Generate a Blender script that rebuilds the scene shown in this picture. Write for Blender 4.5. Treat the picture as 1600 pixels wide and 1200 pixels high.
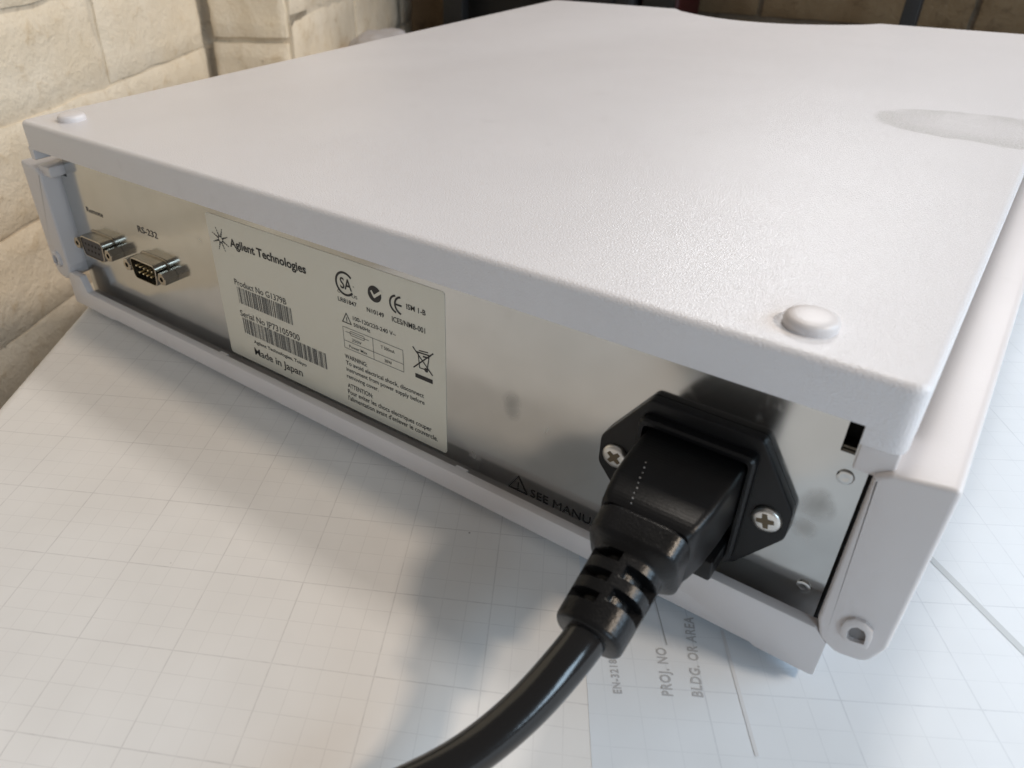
import bpy, bmesh, math, random
from math import sin, cos, pi, radians
from mathutils import Vector, Matrix, noise

# ------------------------------------------------------------------ clear
for o in list(bpy.data.objects):
    bpy.data.objects.remove(o, do_unlink=True)
scene = bpy.context.scene
COL = scene.collection
rnd = random.Random(7)

# ------------------------------------------------------------------ camera
R = ((0.7862662, 0.61758041, -0.01949097),
     (0.32885017, -0.44496149, -0.83298669),
     (-0.523109, 0.64853967, -0.55294961))          # rows: image right, image down, forward
CAM = Vector((0.34493, -0.14726, 0.16111))
FPX, CX, CY = 1175.84, 800 - 117.35, 600 - 4.33      # calibration in a 1600 x 1200 picture
cd = bpy.data.cameras.new('camera')
cam = bpy.data.objects.new('camera', cd)
COL.objects.link(cam)
right, down, fwd = Vector(R[0]), Vector(R[1]), Vector(R[2])
m3 = Matrix((right, -down, -fwd)).transposed()
cam.matrix_world = Matrix.Translation(CAM) @ m3.to_4x4()
cd.sensor_width = 36.0
cd.sensor_fit = 'HORIZONTAL'
cd.lens = 36.0 * FPX / 1600
cd.shift_x = (800 - CX) / 1600
cd.shift_y = -(600 - CY) / 1600
cd.clip_start = 0.01
cd.clip_end = 50
cd.dof.use_dof = True
cd.dof.focus_distance = 0.25
cd.dof.aperture_fstop = 20.0
scene.camera = cam

# ------------------------------------------------------------------ light
w = bpy.data.worlds.new('World')
scene.world = w
w.use_nodes = True
bg = w.node_tree.nodes['Background']
bg.inputs[0].default_value = (1.0, 0.93, 0.875, 1)
bg.inputs[1].default_value = 0.20


def area(name, loc, target, size, size_y, power, color):
    l = bpy.data.lights.new(name, 'AREA')
    l.shape = 'RECTANGLE'
    l.size, l.size_y = size, size_y
    l.energy = power
    l.color = color
    o = bpy.data.objects.new(name, l)
    COL.objects.link(o)
    o.location = loc
    o.rotation_euler = (Vector(target) - Vector(loc)).to_track_quat('-Z', 'Y').to_euler()
    return o


area('ceiling_lamp', (1.77, 0.30, 1.55), (0.15, 0.05, 0.0), 0.20, 0.20, 19.0, (1.0, 0.82, 0.64))
area('bench_lamp', (0.20, 0.72, 1.40), (0.25, 0.0, 0.0), 0.20, 0.16, 5.2, (1.0, 0.92, 0.83))
area('window_light', (1.00, 0.34, 0.42), (0.36, 0.0, 0.0), 0.45, 0.34, 4.4, (0.55, 0.78, 1.0))
area('front_cool_light', (0.96, -0.50, 0.34), (0.30, -0.05, 0.0), 0.20, 0.34, 2.0, (0.62, 0.82, 1.0))  # added cool light, split off the window for the cable highlight
area('sheen_light', (0.225, 0.650, 0.505), (0.31, 0.02, 0.06), 0.16, 0.07, 1.35, (0.96, 0.97, 1.0))  # unseen light placed for the sheen on the top cover

vs = scene.view_settings
scene.display_settings.display_device = 'sRGB'
vs.view_transform = 'Standard'
vs.look = 'None'
vs.exposure = 0.05
vs.gamma = 1.0
vs.use_curve_mapping = False


# ------------------------------------------------------------------ helpers
def PX(u, v, axis, val):
    """direction of a photo pixel, cut with the plane axis = val"""
    q = right * ((u - CX) / FPX) + down * ((v - CY) / FPX) + fwd
    i = 'xyz'.index(axis)
    return CAM + q * ((val - CAM[i]) / q[i])


def RAY(u, v, P0, n):
    q = right * ((u - CX) / FPX) + down * ((v - CY) / FPX) + fwd
    return CAM + q * ((P0 - CAM).dot(n) / q.dot(n))


def link(name, me, mat=None, parent=None):
    o = bpy.data.objects.new(name, me)
    COL.objects.link(o)
    if mat and me is not None and not me.materials:
        me.materials.append(mat)
    if parent:
        o.parent = parent
    return o


def mesh(bm, name, smooth=35):
    bmesh.ops.recalc_face_normals(bm, faces=bm.faces)
    me = bpy.data.meshes.new(name)
    bm.to_mesh(me)
    bm.free()
    if smooth:
        for p in me.polygons:
            p.use_smooth = True
        me.set_sharp_from_angle(angle=radians(smooth))
    return me


def obj(name, bm, mat, parent=None, smooth=35):
    return link(name, mesh(bm, name, smooth), mat, parent)


def empty(name, loc=(0, 0, 0)):
    o = bpy.data.objects.new(name, None)
    COL.objects.link(o)
    o.location = loc
    o.empty_display_size = 0.02
    return o


def tag(o, label=None, cat=None, group=None, kind=None):
    for k, v in (('label', label), ('category', cat), ('group', group), ('kind', kind)):
        if v:
            o[k] = v
    return o


def rpoly(pts, r, seg=5):
    """round the corners of a 2D polygon; r a number or a list"""
    out = []
    n = len(pts)
    for i in range(n):
        rr = r[i] if isinstance(r, (list, tuple)) else r
        p = Vector(pts[i]).to_2d()
        a = (Vector(pts[i - 1]).to_2d() - p)
        b = (Vector(pts[(i + 1) % n]).to_2d() - p)
        la, lb = a.length, b.length
        if rr <= 0:
            out.append(tuple(p))
            continue
        a.normalize()
        b.normalize()
        ang = a.angle(b)
        if ang > 3.10:
            out.append(tuple(p))
            continue
        t = min(rr / math.tan(ang / 2), la * 0.48, lb * 0.48)
        p0, p1 = p + a * t, p + b * t
        for k in range(seg + 1):
            s = k / seg
            q = p0 * (1 - s) ** 2 + p * 2 * s * (1 - s) + p1 * s * s
            out.append(tuple(q))
    return out


def area2(pts):
    return sum(pts[i - 1][0] * pts[i][1] - pts[i][0] * pts[i - 1][1] for i in range(len(pts))) / 2


def inset(pts, dd):
    n = len(pts)
    sgn = 1 if area2(pts) > 0 else -1
    out = []
    for i in range(n):
        p = Vector(pts[i])
        a = (p - Vector(pts[i - 1]))
        b = (Vector(pts[(i + 1) % n]) - p)
        if a.length < 1e-9 or b.length < 1e-9:
            a = b = (a if a.length > b.length else b)
        a.normalize()
        b.normalize()
        na, nb = Vector((-a.y, a.x)) * sgn, Vector((-b.y, b.x)) * sgn
        m = na + nb
        if m.length < 1e-6:
            m = na
        m.normalize()
        c = max(0.5, m.dot(na))
        out.append(tuple(p + m * (dd / c)))
    return out


XY = lambda a, b, h: (a, b, h)
XZ = lambda a, b, h: (a, h, b)
YZ = lambda a, b, h: (h, a, b)


def prism(bm, outline, h0, h1, r0=0.0, r1=0.0, fmap=XY, seg=4, cap0=True, cap1=True):
    """outline extruded from h0 to h1 with rounded rims"""
    rings = []

    def arc(h, r, s):
        return [(r * (1 - cos(k / seg * pi / 2)), h + s * r * (1 - sin(k / seg * pi / 2))) for k in range(seg + 1)]
    st = []
    if r0 > 0:
        st += list(reversed(arc(h0, r0, 1)))
    else:
        st.append((0, h0))
    if r1 > 0:
        st += arc(h1, r1, -1)
    else:
        st.append((0, h1))
    # arc(): k=0 -> inset 0 at full r from rim ; k=seg -> inset r at rim
    fixed = []
    for ins, h in st:
        fixed.append((ins, h))
    if r0 > 0:
        a = [(r0 * (1 - sin(t)), h0 + r0 * (1 - cos(t))) for t in [k / seg * pi / 2 for k in range(seg + 1)]]
        a = [(r0 * (1 - sin(k / seg * pi / 2)), h0 + (r0 - r0 * cos(k / seg * pi / 2)) * (1 if h1 > h0 else -1)) for k in range(seg + 1)]
    else:
        a = [(0, h0)]
    if r1 > 0:
        b = [(r1 * (1 - cos(k / seg * pi / 2)), h1 - (r1 - r1 * sin(k / seg * pi / 2)) * (1 if h1 > h0 else -1)) for k in range(seg + 1)]
    else:
        b = [(0, h1)]
    for ins, h in a + b:
        o = inset(outline, ins) if ins > 1e-9 else outline
        rings.append([bm.verts.new(fmap(p[0], p[1], h)) for p in o])
    n = len(outline)
    for i in range(len(rings) - 1):
        for j in range(n):
            bm.faces.new((rings[i][j], rings[i][(j + 1) % n], rings[i + 1][(j + 1) % n], rings[i + 1][j]))
    if cap0:
        bm.faces.new(rings[0][::-1])
    if cap1:
        bm.faces.new(rings[-1])
    return rings


def box(bm, x0, x1, y0, y1, z0, z1, r=0.0, seg=2):
    if r <= 0:
        vs_ = [bm.verts.new((x, y, z)) for x in (x0, x1) for y in (y0, y1) for z in (z0, z1)]
        for f in ((0, 1, 3, 2), (4, 6, 7, 5), (0, 4, 5, 1), (2, 3, 7, 6), (0, 2, 6, 4), (1, 5, 7, 3)):
            bm.faces.new([vs_[i] for i in f])
        return
    prism(bm, rpoly([(x0, y0), (x1, y0), (x1, y1), (x0, y1)], r, seg + 1), z0, z1, r * 0.95, r * 0.95, XY, seg)


def loft(bm, rings, closed=True, cap=True):
    R_ = [[bm.verts.new(p) for p in r] for r in rings]
    n = len(R_[0])
    for i in range(len(R_) - 1):
        for j in range(n):
            bm.faces.new((R_[i][j], R_[i][(j + 1) % n], R_[i + 1][(j + 1) % n], R_[i + 1][j]))
    if cap:
        bm.faces.new(R_[0][::-1])
        bm.faces.new(R_[-1])
    return R_


def lathe(bm, prof, c, axis='z', n=32):
    """prof = [(radius, height)], about an axis through c"""
    rings = []
    for r, h in prof:
        ring = []
        for k in range(n):
            a = 2 * pi * k / n
            if axis == 'z':
                ring.append((c[0] + r * cos(a), c[1] + r * sin(a), c[2] + h))
            else:                                # axis -y
                ring.append((c[0] + r * cos(a), c[1] - h, c[2] + r * sin(a)))
        rings.append(ring)
    loft(bm, rings)


def sharp_text(name, s, x, z, width, height, mat, parent, y=None, shear=0.0, bold=0.0, spacing=1.0, frame=None):
    """flat print: text on the plane y facing the viewer, cap height and total width given in metres"""
    cu = bpy.data.curves.new(name, 'FONT')
    cu.body = s
    cu.size = 1.0
    cu.offset = bold + 0.004
    cu.space_character = spacing
    cu.resolution_u = 3
    cu.fill_mode = 'FRONT'
    t = bpy.data.objects.new('tmp', cu)
    COL.objects.link(t)
    dg = bpy.context.evaluated_depsgraph_get()
    dg.update()
    me = bpy.data.meshes.new_from_object(t.evaluated_get(dg))
    bpy.data.objects.remove(t, do_unlink=True)
    xs = [v.co.x for v in me.vertices]
    x0, x1 = min(xs), max(xs)
    cap = 0.70
    kx = width / (x1 - x0)
    kz = height / cap
    for v in me.vertices:
        a, b = (v.co.x - x0) * kx, v.co.y * kz
        if frame:
            v.co = frame(a, b)
        else:
            v.co = (x + a, y, z + b)
    me.name = name
    me.materials.clear()
    me.materials.append(mat)
    return link(name, me, None, parent)


# ------------------------------------------------------------------ materials
def mat_new(name):
    m = bpy.data.materials.new(name)
    m.use_nodes = True
    nt = m.node_tree
    return m, nt, nt.nodes['Principled BSDF']


def nd(nt, typ, **kw):
    n = nt.nodes.new(typ)
    for k, v in kw.items():
        if k.startswith('i_'):
            n.inputs[k[2:].replace('_', ' ')].default_value = v
        else:
            setattr(n, k, v)
    return n


def noise_tex(nt, scale, detail=3.0, rough=0.55, vec=None, dist=0.0):
    n = nt.nodes.new('ShaderNodeTexNoise')
    n.inputs['Scale'].default_value = scale
    n.inputs['Detail'].default_value = detail
    n.inputs['Roughness'].default_value = rough
    n.inputs['Distortion'].default_value = dist
    if vec:
        nt.links.new(vec, n.inputs['Vector'])
    return n


def ramp(nt, src, stops):
    r = nt.nodes.new('ShaderNodeValToRGB')
    e = r.color_ramp.elements
    while len(e) < len(stops):
        e.new(0.5)
    for i, (p, c) in enumerate(stops):
        e[i].position = p
        e[i].color = c if len(c) == 4 else (*c, 1)
    nt.links.new(src, r.inputs[0])
    return r


def math_n(nt, op, a, b=None, c=None, clamp=False):
    n = nt.nodes.new('ShaderNodeMath')
    n.operation = op
    n.use_clamp = clamp
    for i, v in enumerate((a, b, c)):
        if v is None:
            continue
        if isinstance(v, (int, float)):
            n.inputs[i].default_value = v
        else:
            nt.links.new(v, n.inputs[i])
    return n.outputs[0]


def mix_col(nt, fac, a, b, mode='MIX'):
    n = nt.nodes.new('ShaderNodeMix')
    n.data_type = 'RGBA'
    n.blend_type = mode
    for sock, v in ((n.inputs[0], fac), (n.inputs[6], a), (n.inputs[7], b)):
        if isinstance(v, (int, float)):
            sock.default_value = v
        elif isinstance(v, tuple):
            sock.default_value = (*v, 1) if len(v) == 3 else v
        else:
            nt.links.new(v, sock)
    return n.outputs[2]


def bump(nt, h, strength, dist, normal=None):
    b = nt.nodes.new('ShaderNodeBump')
    b.inputs['Strength'].default_value = strength
    b.inputs['Distance'].default_value = dist
    nt.links.new(h, b.inputs['Height'])
    if normal:
        nt.links.new(normal, b.inputs['Normal'])
    return b.outputs[0]


def objco(nt):
    return nt.nodes.new('ShaderNodeTexCoord').outputs['Object']


def housing_mat(name, stain=False):
    m, nt, p = mat_new(name)
    co = objco(nt)
    big = noise_tex(nt, 28, 3, 0.6, co)
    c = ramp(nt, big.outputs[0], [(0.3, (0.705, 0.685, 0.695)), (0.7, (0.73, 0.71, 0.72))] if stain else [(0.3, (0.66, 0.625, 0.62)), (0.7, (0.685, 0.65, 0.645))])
    sm = noise_tex(nt, 75, 2, 0.5, co)
    smf = ramp(nt, sm.outputs[0], [(0.66, (0, 0, 0)), (0.80, (0.13, 0.13, 0.13))])
    col = mix_col(nt, smf.outputs[0], c.outputs[0], (0.40, 0.37, 0.36))
    vo = nt.nodes.new('ShaderNodeTexVoronoi')
    vo.inputs['Scale'].default_value = 70
    nt.links.new(co, vo.inputs['Vector'])
    spk = ramp(nt, vo.outputs['Distance'], [(0.010, (0.6, 0.6, 0.6)), (0.020, (0, 0, 0))]).outputs[0]
    col = mix_col(nt, spk, col, (0.16, 0.14, 0.13))
    g1 = noise_tex(nt, 1800, 2, 0.6, co)
    g2 = noise_tex(nt, 4200, 1, 0.5, co)
    h = math_n(nt, 'ADD', g1.outputs[0], math_n(nt, 'MULTIPLY', g2.outputs[0], 0.35))
    p.inputs['Roughness'].default_value = 0.40
    p.inputs['Specular IOR Level'].default_value = 0.5
    if stain:
        # dried ring where liquid was wiped off the paint
        sx = nt.nodes.new('ShaderNodeSeparateXYZ')
        nt.links.new(co, sx.inputs[0])
        wob = noise_tex(nt, 60, 2, 0.5, co)
        wv = math_n(nt, 'MULTIPLY', math_n(nt, 'SUBTRACT', wob.outputs[0], 0.5), 0.35)
        dx = math_n(nt, 'DIVIDE', math_n(nt, 'SUBTRACT', sx.outputs[0], 0.330), 0.043)
        dy = math_n(nt, 'DIVIDE', math_n(nt, 'SUBTRACT', sx.outputs[1], 0.205), 0.023)
        rr = math_n(nt, 'ADD', math_n(nt, 'SQRT', math_n(nt, 'ADD', math_n(nt, 'MULTIPLY', dx, dx), math_n(nt, 'MULTIPLY', dy, dy))), wv)
        inside = ramp(nt, rr, [(0.93, (1, 1, 1)), (0.99, (0, 0, 0))])
        patchy = ramp(nt, noise_tex(nt, 45, 2, 0.5, co).outputs[0], [(0.35, (0.35, 0.35, 0.35)), (0.55, (1, 1, 1))])
        cres = ramp(nt, rr, [(0.40, (0.45, 0.45, 0.45)), (0.85, (1, 1, 1))])
        f = math_n(nt, 'MULTIPLY', math_n(nt, 'MULTIPLY', inside.outputs[0], cres.outputs[0]), patchy.outputs[0])
        gr = ramp(nt, noise_tex(nt, 1100, 3, 0.7, co).outputs[0], [(0.42, (0.25, 0.25, 0.25)), (0.60, (1, 1, 1))]).outputs[0]
        col = mix_col(nt, math_n(nt, 'MULTIPLY', math_n(nt, 'MULTIPLY', f, gr), 0.62), col, (0.46, 0.44, 0.42))
        nt.links.new(math_n(nt, 'SUBTRACT', 0.27, math_n(nt, 'MULTIPLY', f, 0.08)), p.inputs['Roughness'])
        st = math_n(nt, 'ADD', 0.65, math_n(nt, 'MULTIPLY', f, 0.35))
        b = nt.nodes.new('ShaderNodeBump')
        b.inputs['Distance'].default_value = 0.00030
        nt.links.new(st, b.inputs['Strength'])
        nt.links.new(h, b.inputs['Height'])
        nt.links.new(b.outputs[0], p.inputs['Normal'])
    else:
        nt.links.new(bump(nt, h, 0.35, 0.00014), p.inputs['Normal'])
    nt.links.new(col, p.inputs['Base Color'])
    return m


def steel_mat():
    m, nt, p = mat_new('zinc_plated_steel')
    co = objco(nt)
    p.inputs['Metallic'].default_value = 1.0
    n1 = noise_tex(nt, 22, 4, 0.6, co)
    c = ramp(nt, n1.outputs[0], [(0.3, (0.51, 0.515, 0.505)), (0.7, (0.61, 0.615, 0.605))])
    n2 = noise_tex(nt, 90, 3, 0.6, co, 0.6)
    f = ramp(nt, n2.outputs[0], [(0.60, (0, 0, 0)), (0.78, (0.55, 0.55, 0.55))])
    # finger smudges with a place of their own
    sx = nt.nodes.new('ShaderNodeSeparateXYZ')
    nt.links.new(co, sx.inputs[0])
    tot = None
    for (x, z, rx, rz) in ((0.2482, 0.0311, 0.004, 0.006), (0.3322, 0.0385, 0.0045, 0.006), (0.3315, 0.031, 0.0035, 0.004)):
        dx = math_n(nt, 'DIVIDE', math_n(nt, 'SUBTRACT', sx.outputs[0], x), rx)
        dz = math_n(nt, 'DIVIDE', math_n(nt, 'SUBTRACT', sx.outputs[2], z), rz)
        rr = math_n(nt, 'ADD', math_n(nt, 'MULTIPLY', dx, dx), math_n(nt, 'MULTIPLY', dz, dz))
        rr = math_n(nt, 'ADD', rr, math_n(nt, 'MULTIPLY', math_n(nt, 'SUBTRACT', n2.outputs[0], 0.5), 1.6))
        g = ramp(nt, rr, [(0.0, (1, 1, 1)), (1.0, (0, 0, 0))]).outputs[0]
        tot = g if tot is None else math_n(nt, 'MAXIMUM', tot, g)
    col = mix_col(nt, math_n(nt, 'MULTIPLY', tot, 0.55), c.outputs[0], (0.27, 0.27, 0.26))
    nt.links.new(col, p.inputs['Base Color'])
    ro = math_n(nt, 'ADD', 0.14, math_n(nt, 'ADD', math_n(nt, 'MULTIPLY', f.outputs[0], 0.30), math_n(nt, 'MULTIPLY', tot, 0.25)))
    nt.links.new(ro, p.inputs['Roughness'])
    n3 = noise_tex(nt, 26, 2, 0.5, co)
    nt.links.new(bump(nt, n3.outputs[0], 0.22, 0.002), p.inputs['Normal'])
    return m


def plain(name, col, rough=0.5, metal=0.0, bumpscale=0, bumpd=0.0001, bs=0.3, spec=0.5, var=0.0):
    m, nt, p = mat_new(name)
    p.inputs['Base Color'].default_value = (*col, 1)
    p.inputs['Roughness'].default_value = rough
    p.inputs['Metallic'].default_value = metal
    p.inputs['Specular IOR Level'].default_value = spec
    co = objco(nt)
    if bumpscale:
        n = noise_tex(nt, bumpscale, 2, 0.5, co)
        nt.links.new(bump(nt, n.outputs[0], bs, bumpd), p.inputs['Normal'])
    if var:
        n = noise_tex(nt, 120, 3, 0.6, co)
        lo = tuple(c * (1 - var) for c in col)
        hi = tuple(min(1, c * (1 + var)) for c in col)
        nt.links.new(ramp(nt, n.outputs[0], [(0.3, lo), (0.7, hi)]).outputs[0], p.inputs['Base Color'])
        nt.links.new(math_n(nt, 'ADD', rough - 0.05, math_n(nt, 'MULTIPLY', n.outputs[0], 0.12)), p.inputs['Roughness'])
    return m


def paper_mat(name, base, pitch, sub, tint, strength):
    m, nt, p = mat_new(name)
    co = objco(nt)
    sx = nt.nodes.new('ShaderNodeSeparateXYZ')
    nt.links.new(co, sx.inputs[0])
    wob = noise_tex(nt, 500, 2, 0.5, co)
    jit = math_n(nt, 'MULTIPLY', math_n(nt, 'SUBTRACT', wob.outputs[0], 0.5), 0.00018)

    def lines(axis, step, width):
        v = math_n(nt, 'ADD', sx.outputs[axis], jit)
        fr = math_n(nt, 'FRACT', math_n(nt, 'ADD', math_n(nt, 'DIVIDE', v, step), 0.5))
        dist = math_n(nt, 'MULTIPLY', math_n(nt, 'ABSOLUTE', math_n(nt, 'SUBTRACT', fr, 0.5)), step)
        return math_n(nt, 'SUBTRACT', 1.0, math_n(nt, 'DIVIDE', dist, width), clamp=True)
    fade = ramp(nt, noise_tex(nt, 55, 3, 0.65, co).outputs[0], [(0.30, (0.4, 0.4, 0.4)), (0.68, (1, 1, 1))]).outputs[0]
    brk = ramp(nt, noise_tex(nt, 260, 2, 0.6, co).outputs[0], [(0.36, (0.6, 0.6, 0.6)), (0.6, (1, 1, 1))]).outputs[0]
    heavy = math_n(nt, 'MAXIMUM', lines(0, pitch, 0.00030), lines(1, pitch, 0.00030))
    light = math_n(nt, 'MAXIMUM', lines(0, pitch / sub, 0.00022), lines(1, pitch / sub, 0.00022))
    ln = math_n(nt, 'MAXIMUM', math_n(nt, 'MULTIPLY', heavy, 0.62 * strength), math_n(nt, 'MULTIPLY', light, 0.30 * strength))
    ln = math_n(nt, 'MULTIPLY', ln, math_n(nt, 'MULTIPLY', fade, brk))
    mott = ramp(nt, noise_tex(nt, 34, 3, 0.6, co).outputs[0], [(0.3, tuple(c * 0.955 for c in base)), (0.7, base)]).outputs[0]
    sp = nt.nodes.new('ShaderNodeTexVoronoi')
    sp.inputs['Scale'].default_value = 42
    nt.links.new(co, sp.inputs['Vector'])
    spk = ramp(nt, sp.outputs['Distance'], [(0.012, (0.75, 0.75, 0.75)), (0.022, (0, 0, 0))]).outputs[0]
    col = mix_col(nt, ln, mott, tint)
    col = mix_col(nt, spk, col, (0.12, 0.10, 0.09))
    nt.links.new(col, p.inputs['Base Color'])
    p.inputs['Roughness'].default_value = 0.62
    p.inputs['Specular IOR Level'].default_value = 0.35
    b1 = noise_tex(nt, 14, 2, 0.5, co)
    b2 = noise_tex(nt, 900, 2, 0.6, co)
    nb = bump(nt, b1.outputs[0], 0.35, 0.006)
    nt.links.new(bump(nt, b2.outputs[0], 0.12, 0.0001, nb), p.inputs['Normal'])
    return m


def brick_mat(name, c0, c1, stain):
    m, nt, p = mat_new(name)
    gc = nt.nodes.new('ShaderNodeNewGeometry').outputs['Position']
    n1 = noise_tex(nt, 16, 5, 0.62, gc)
    n2 = noise_tex(nt, 55, 5, 0.7, gc, 0.4)
    n3 = noise_tex(nt, 260, 4, 0.7, gc)
    base = ramp(nt, n1.outputs[0], [(0.30, c0), (0.70, c1)]).outputs[0]
    st = ramp(nt, n2.outputs[0], [(0.55, (0, 0, 0)), (0.78, (0.8, 0.8, 0.8))]).outputs[0]
    col = mix_col(nt, st, base, stain)
    sp = ramp(nt, n3.outputs[0], [(0.64, (0, 0, 0)), (0.72, (0.8, 0.8, 0.8))]).outputs[0]
    spm = math_n(nt, 'MULTIPLY', sp, ramp(nt, n1.outputs[0], [(0.45, (0, 0, 0)), (0.6, (1, 1, 1))]).outputs[0])
    col = mix_col(nt, spm, col, tuple(0.3 * c for c in stain))
    nt.links.new(col, p.inputs['Base Color'])
    p.inputs['Roughness'].default_value = 0.75
    h = math_n(nt, 'ADD', math_n(nt, 'MULTIPLY', n2.outputs[0], 1.0), math_n(nt, 'MULTIPLY', n3.outputs[0], 0.3))
    n4 = noise_tex(nt, 700, 3, 0.7, gc)
    h = math_n(nt, 'ADD', h, math_n(nt, 'MULTIPLY', n4.outputs[0], 0.14))
    nt.links.new(bump(nt, h, 0.6, 0.0042), p.inputs['Normal'])
    return m


M = {}
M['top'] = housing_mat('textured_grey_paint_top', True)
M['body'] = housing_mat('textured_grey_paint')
M['steel'] = steel_mat()
M['label'] = plain('label_film', (0.68, 0.645, 0.55), 0.38, 0, 700, 0.00003, 0.2, 0.4)
M['ink'] = plain('black_print', (0.018, 0.017, 0.017), 0.5)
M['greyink'] = plain('faded_print', (0.10, 0.095, 0.09), 0.6)
M['black'] = plain('black_plastic', (0.006, 0.006, 0.0065), 0.36, 0, 1800, 0.00010, 0.3, 0.32)
M['rubber'] = plain('black_moulded_rubber', (0.005, 0.005, 0.0055), 0.30, 0, 1500, 0.00016, 0.45, 0.32, var=0.5)
M['cable'] = plain('black_cable_sheath', (0.005, 0.005, 0.0055), 0.17, 0, 420, 0.0002, 0.14, 0.7)
M['ribbed'] = plain('black_ribbed_rubber', (0.005, 0.005, 0.0055), 0.36, 0, 1300, 0.00010, 0.3, 0.26)
_nt = M['ribbed'].node_tree
_w = _nt.nodes.new('ShaderNodeTexWave')
_w.bands_direction = 'Y'
_w.inputs['Scale'].default_value = 320
_w.inputs['Distortion'].default_value = 0.4
_nt.links.new(objco(_nt), _w.inputs['Vector'])
_b0 = [n for n in _nt.nodes if n.type == 'BUMP'][0]
_nt.links.new(bump(_nt, _w.outputs['Fac'], 0.2, 0.00006, _b0.outputs[0]), _nt.nodes['Principled BSDF'].inputs['Normal'])
M['dot'] = plain('pale_dust_glints', (0.22, 0.22, 0.22), 0.4)
M['dark'] = plain('unlit_cavity', (0.01, 0.01, 0.01), 0.8)  # near-black colour carries the shade of openings
M['nickel'] = plain('nickel_plating', (0.40, 0.365, 0.31), 0.24, 1.0, 300, 0.0002, 0.2, var=0.12)
M['screw'] = plain('screw_plating', (0.72, 0.70, 0.66), 0.32, 1.0, 900, 0.00008, 0.2, var=0.1)
M['screwcut'] = plain('screw_recess', (0.16, 0.13, 0.09), 0.5, 1.0)
M['gold'] = plain('gold_pins', (0.86, 0.74, 0.50), 0.25, 1.0)
M['blueins'] = plain('dark_insulator', (0.022, 0.022, 0.032), 0.45)
M['paper'] = paper_mat('graph_paper', (0.77, 0.755, 0.74), 0.0277, 4, (0.30, 0.28, 0.28), 0.82)
M['paper2'] = paper_mat('graph_paper_thin', (0.69, 0.725, 0.765), 0.033, 4, (0.30, 0.33, 0.38), 0.7)  # base and grid tinted blue to stand in for cool window light
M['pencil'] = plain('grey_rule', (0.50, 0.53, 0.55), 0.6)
M['stamp'] = plain('grey_stamp', (0.42, 0.43, 0.45), 0.6)
M['pale'] = plain('pale_shadow_line', (0.62, 0.63, 0.65), 0.6)
M['table'] = plain('table_laminate', (0.55, 0.52, 0.48), 0.5, 0, 300, 0.0001)
M['brick'] = brick_mat('cream_painted_brick', (0.76, 0.65, 0.49), (0.85, 0.76, 0.62), (0.56, 0.42, 0.25))
M['mortar'] = brick_mat('cream_painted_mortar', (0.62, 0.53, 0.41), (0.74, 0.66, 0.53), (0.26, 0.20, 0.13))
M['bbrick'] = brick_mat('brown_darkened_brick', (0.22, 0.14, 0.07), (0.31, 0.21, 0.115), (0.09, 0.05, 0.025))  # brick colour darkened to carry the shade at the back
M['bmortar'] = brick_mat('brown_mortar', (0.16, 0.12, 0.08), (0.22, 0.17, 0.12), (0.08, 0.06, 0.04))
M['post'] = plain('grey_steel_post', (0.014, 0.0145, 0.016), 0.5, 0.0, 400, 0.0002)
M['case'] = plain('near_black_shell', (0.012, 0.011, 0.011), 0.55, 0, 600, 0.0003)  # near-black colour, fills the dark area at the back
M['red'] = plain('dark_red_plastic', (0.045, 0.004, 0.004), 0.5)
M['bag'] = plain('grey_film', (0.50, 0.48, 0.49), 0.45, 0, 60, 0.002, 0.4)
M['pinkbag'] = plain('pink_film', (0.66, 0.44, 0.42), 0.45)
M['floor'] = plain('concrete_floor', (0.22, 0.19, 0.16), 0.8, 0, 40, 0.002, var=0.2)

# ------------------------------------------------------------------ table and room
TZ = -0.0095
E0 = PX(145, 480, 'z', TZ)
E1 = PX(0, 650, 'z', TZ)
ed = (E0 - E1).normalized()
near = E0 - ed * 0.9
far = E0 + ed * 0.92
bm = bmesh.new()
tp = [(near.x, near.y), (1.1, near.y), (1.1, 0.70), (E0.x + ed.x / ed.y * (0.70 - E0.y), 0.70)]
prism(bm, tp, TZ - 0.032, TZ - 0.0012, 0.001, 0.001)
tag(obj('table_top', bm, M['table']), kind='structure')
bm = bmesh.new()
box(bm, -2.5, 2.5, -2.0, 1.6, -0.78, -0.74)
tag(obj('floor', bm, M['floor']), kind='structure')


def frame_matrix(origin, ang):
    return Matrix.Translation(origin) @ Matrix.Rotation(ang, 4, 'Z')


# --- graph paper sheets, local axes along the printed grid
GA = radians(29.0)
ca, sa = cos(GA), sin(GA)


def from_uv(U, V):
    return Vector((U * ca - V * sa, U * sa + V * ca, TZ))


O1 = from_uv(0.1642, -0.1532)
sheet = None


def to_local(P, O, a):
    dx, dy = P.x - O.x, P.y - O.y
    return (dx * cos(a) + dy * sin(a), -dx * sin(a) + dy * cos(a))


def sheet_mesh(pts, O, a, th, z0):
    bm = bmesh.new()
    l = [to_local(p, O, a) for p in pts]
    if area2(l) < 0:
        l = l[::-1]
    prism(bm, l, z0 - TZ, z0 - TZ + th)
    return bm


S0 = PX(913, 1000, 'z', TZ)
S1 = PX(925, 1200, 'z', TZ)
sd = (S1 - S0).normalized()
bm = bmesh.new()
lp = [E0 - ed * 0.55, E0 + ed * 0.45, Vector((0.05, 0.42, 0)), S0 - sd * 0.40 + Vector((0.012, 0, 0)), S1 + sd * 0.35 + Vector((0.012, 0, 0))]
loc = [to_local(p, O1, GA) for p in lp]
if area2(loc) < 0:
    loc = loc[::-1]
prism(bm, loc, -0.0012, -0.00012)
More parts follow.
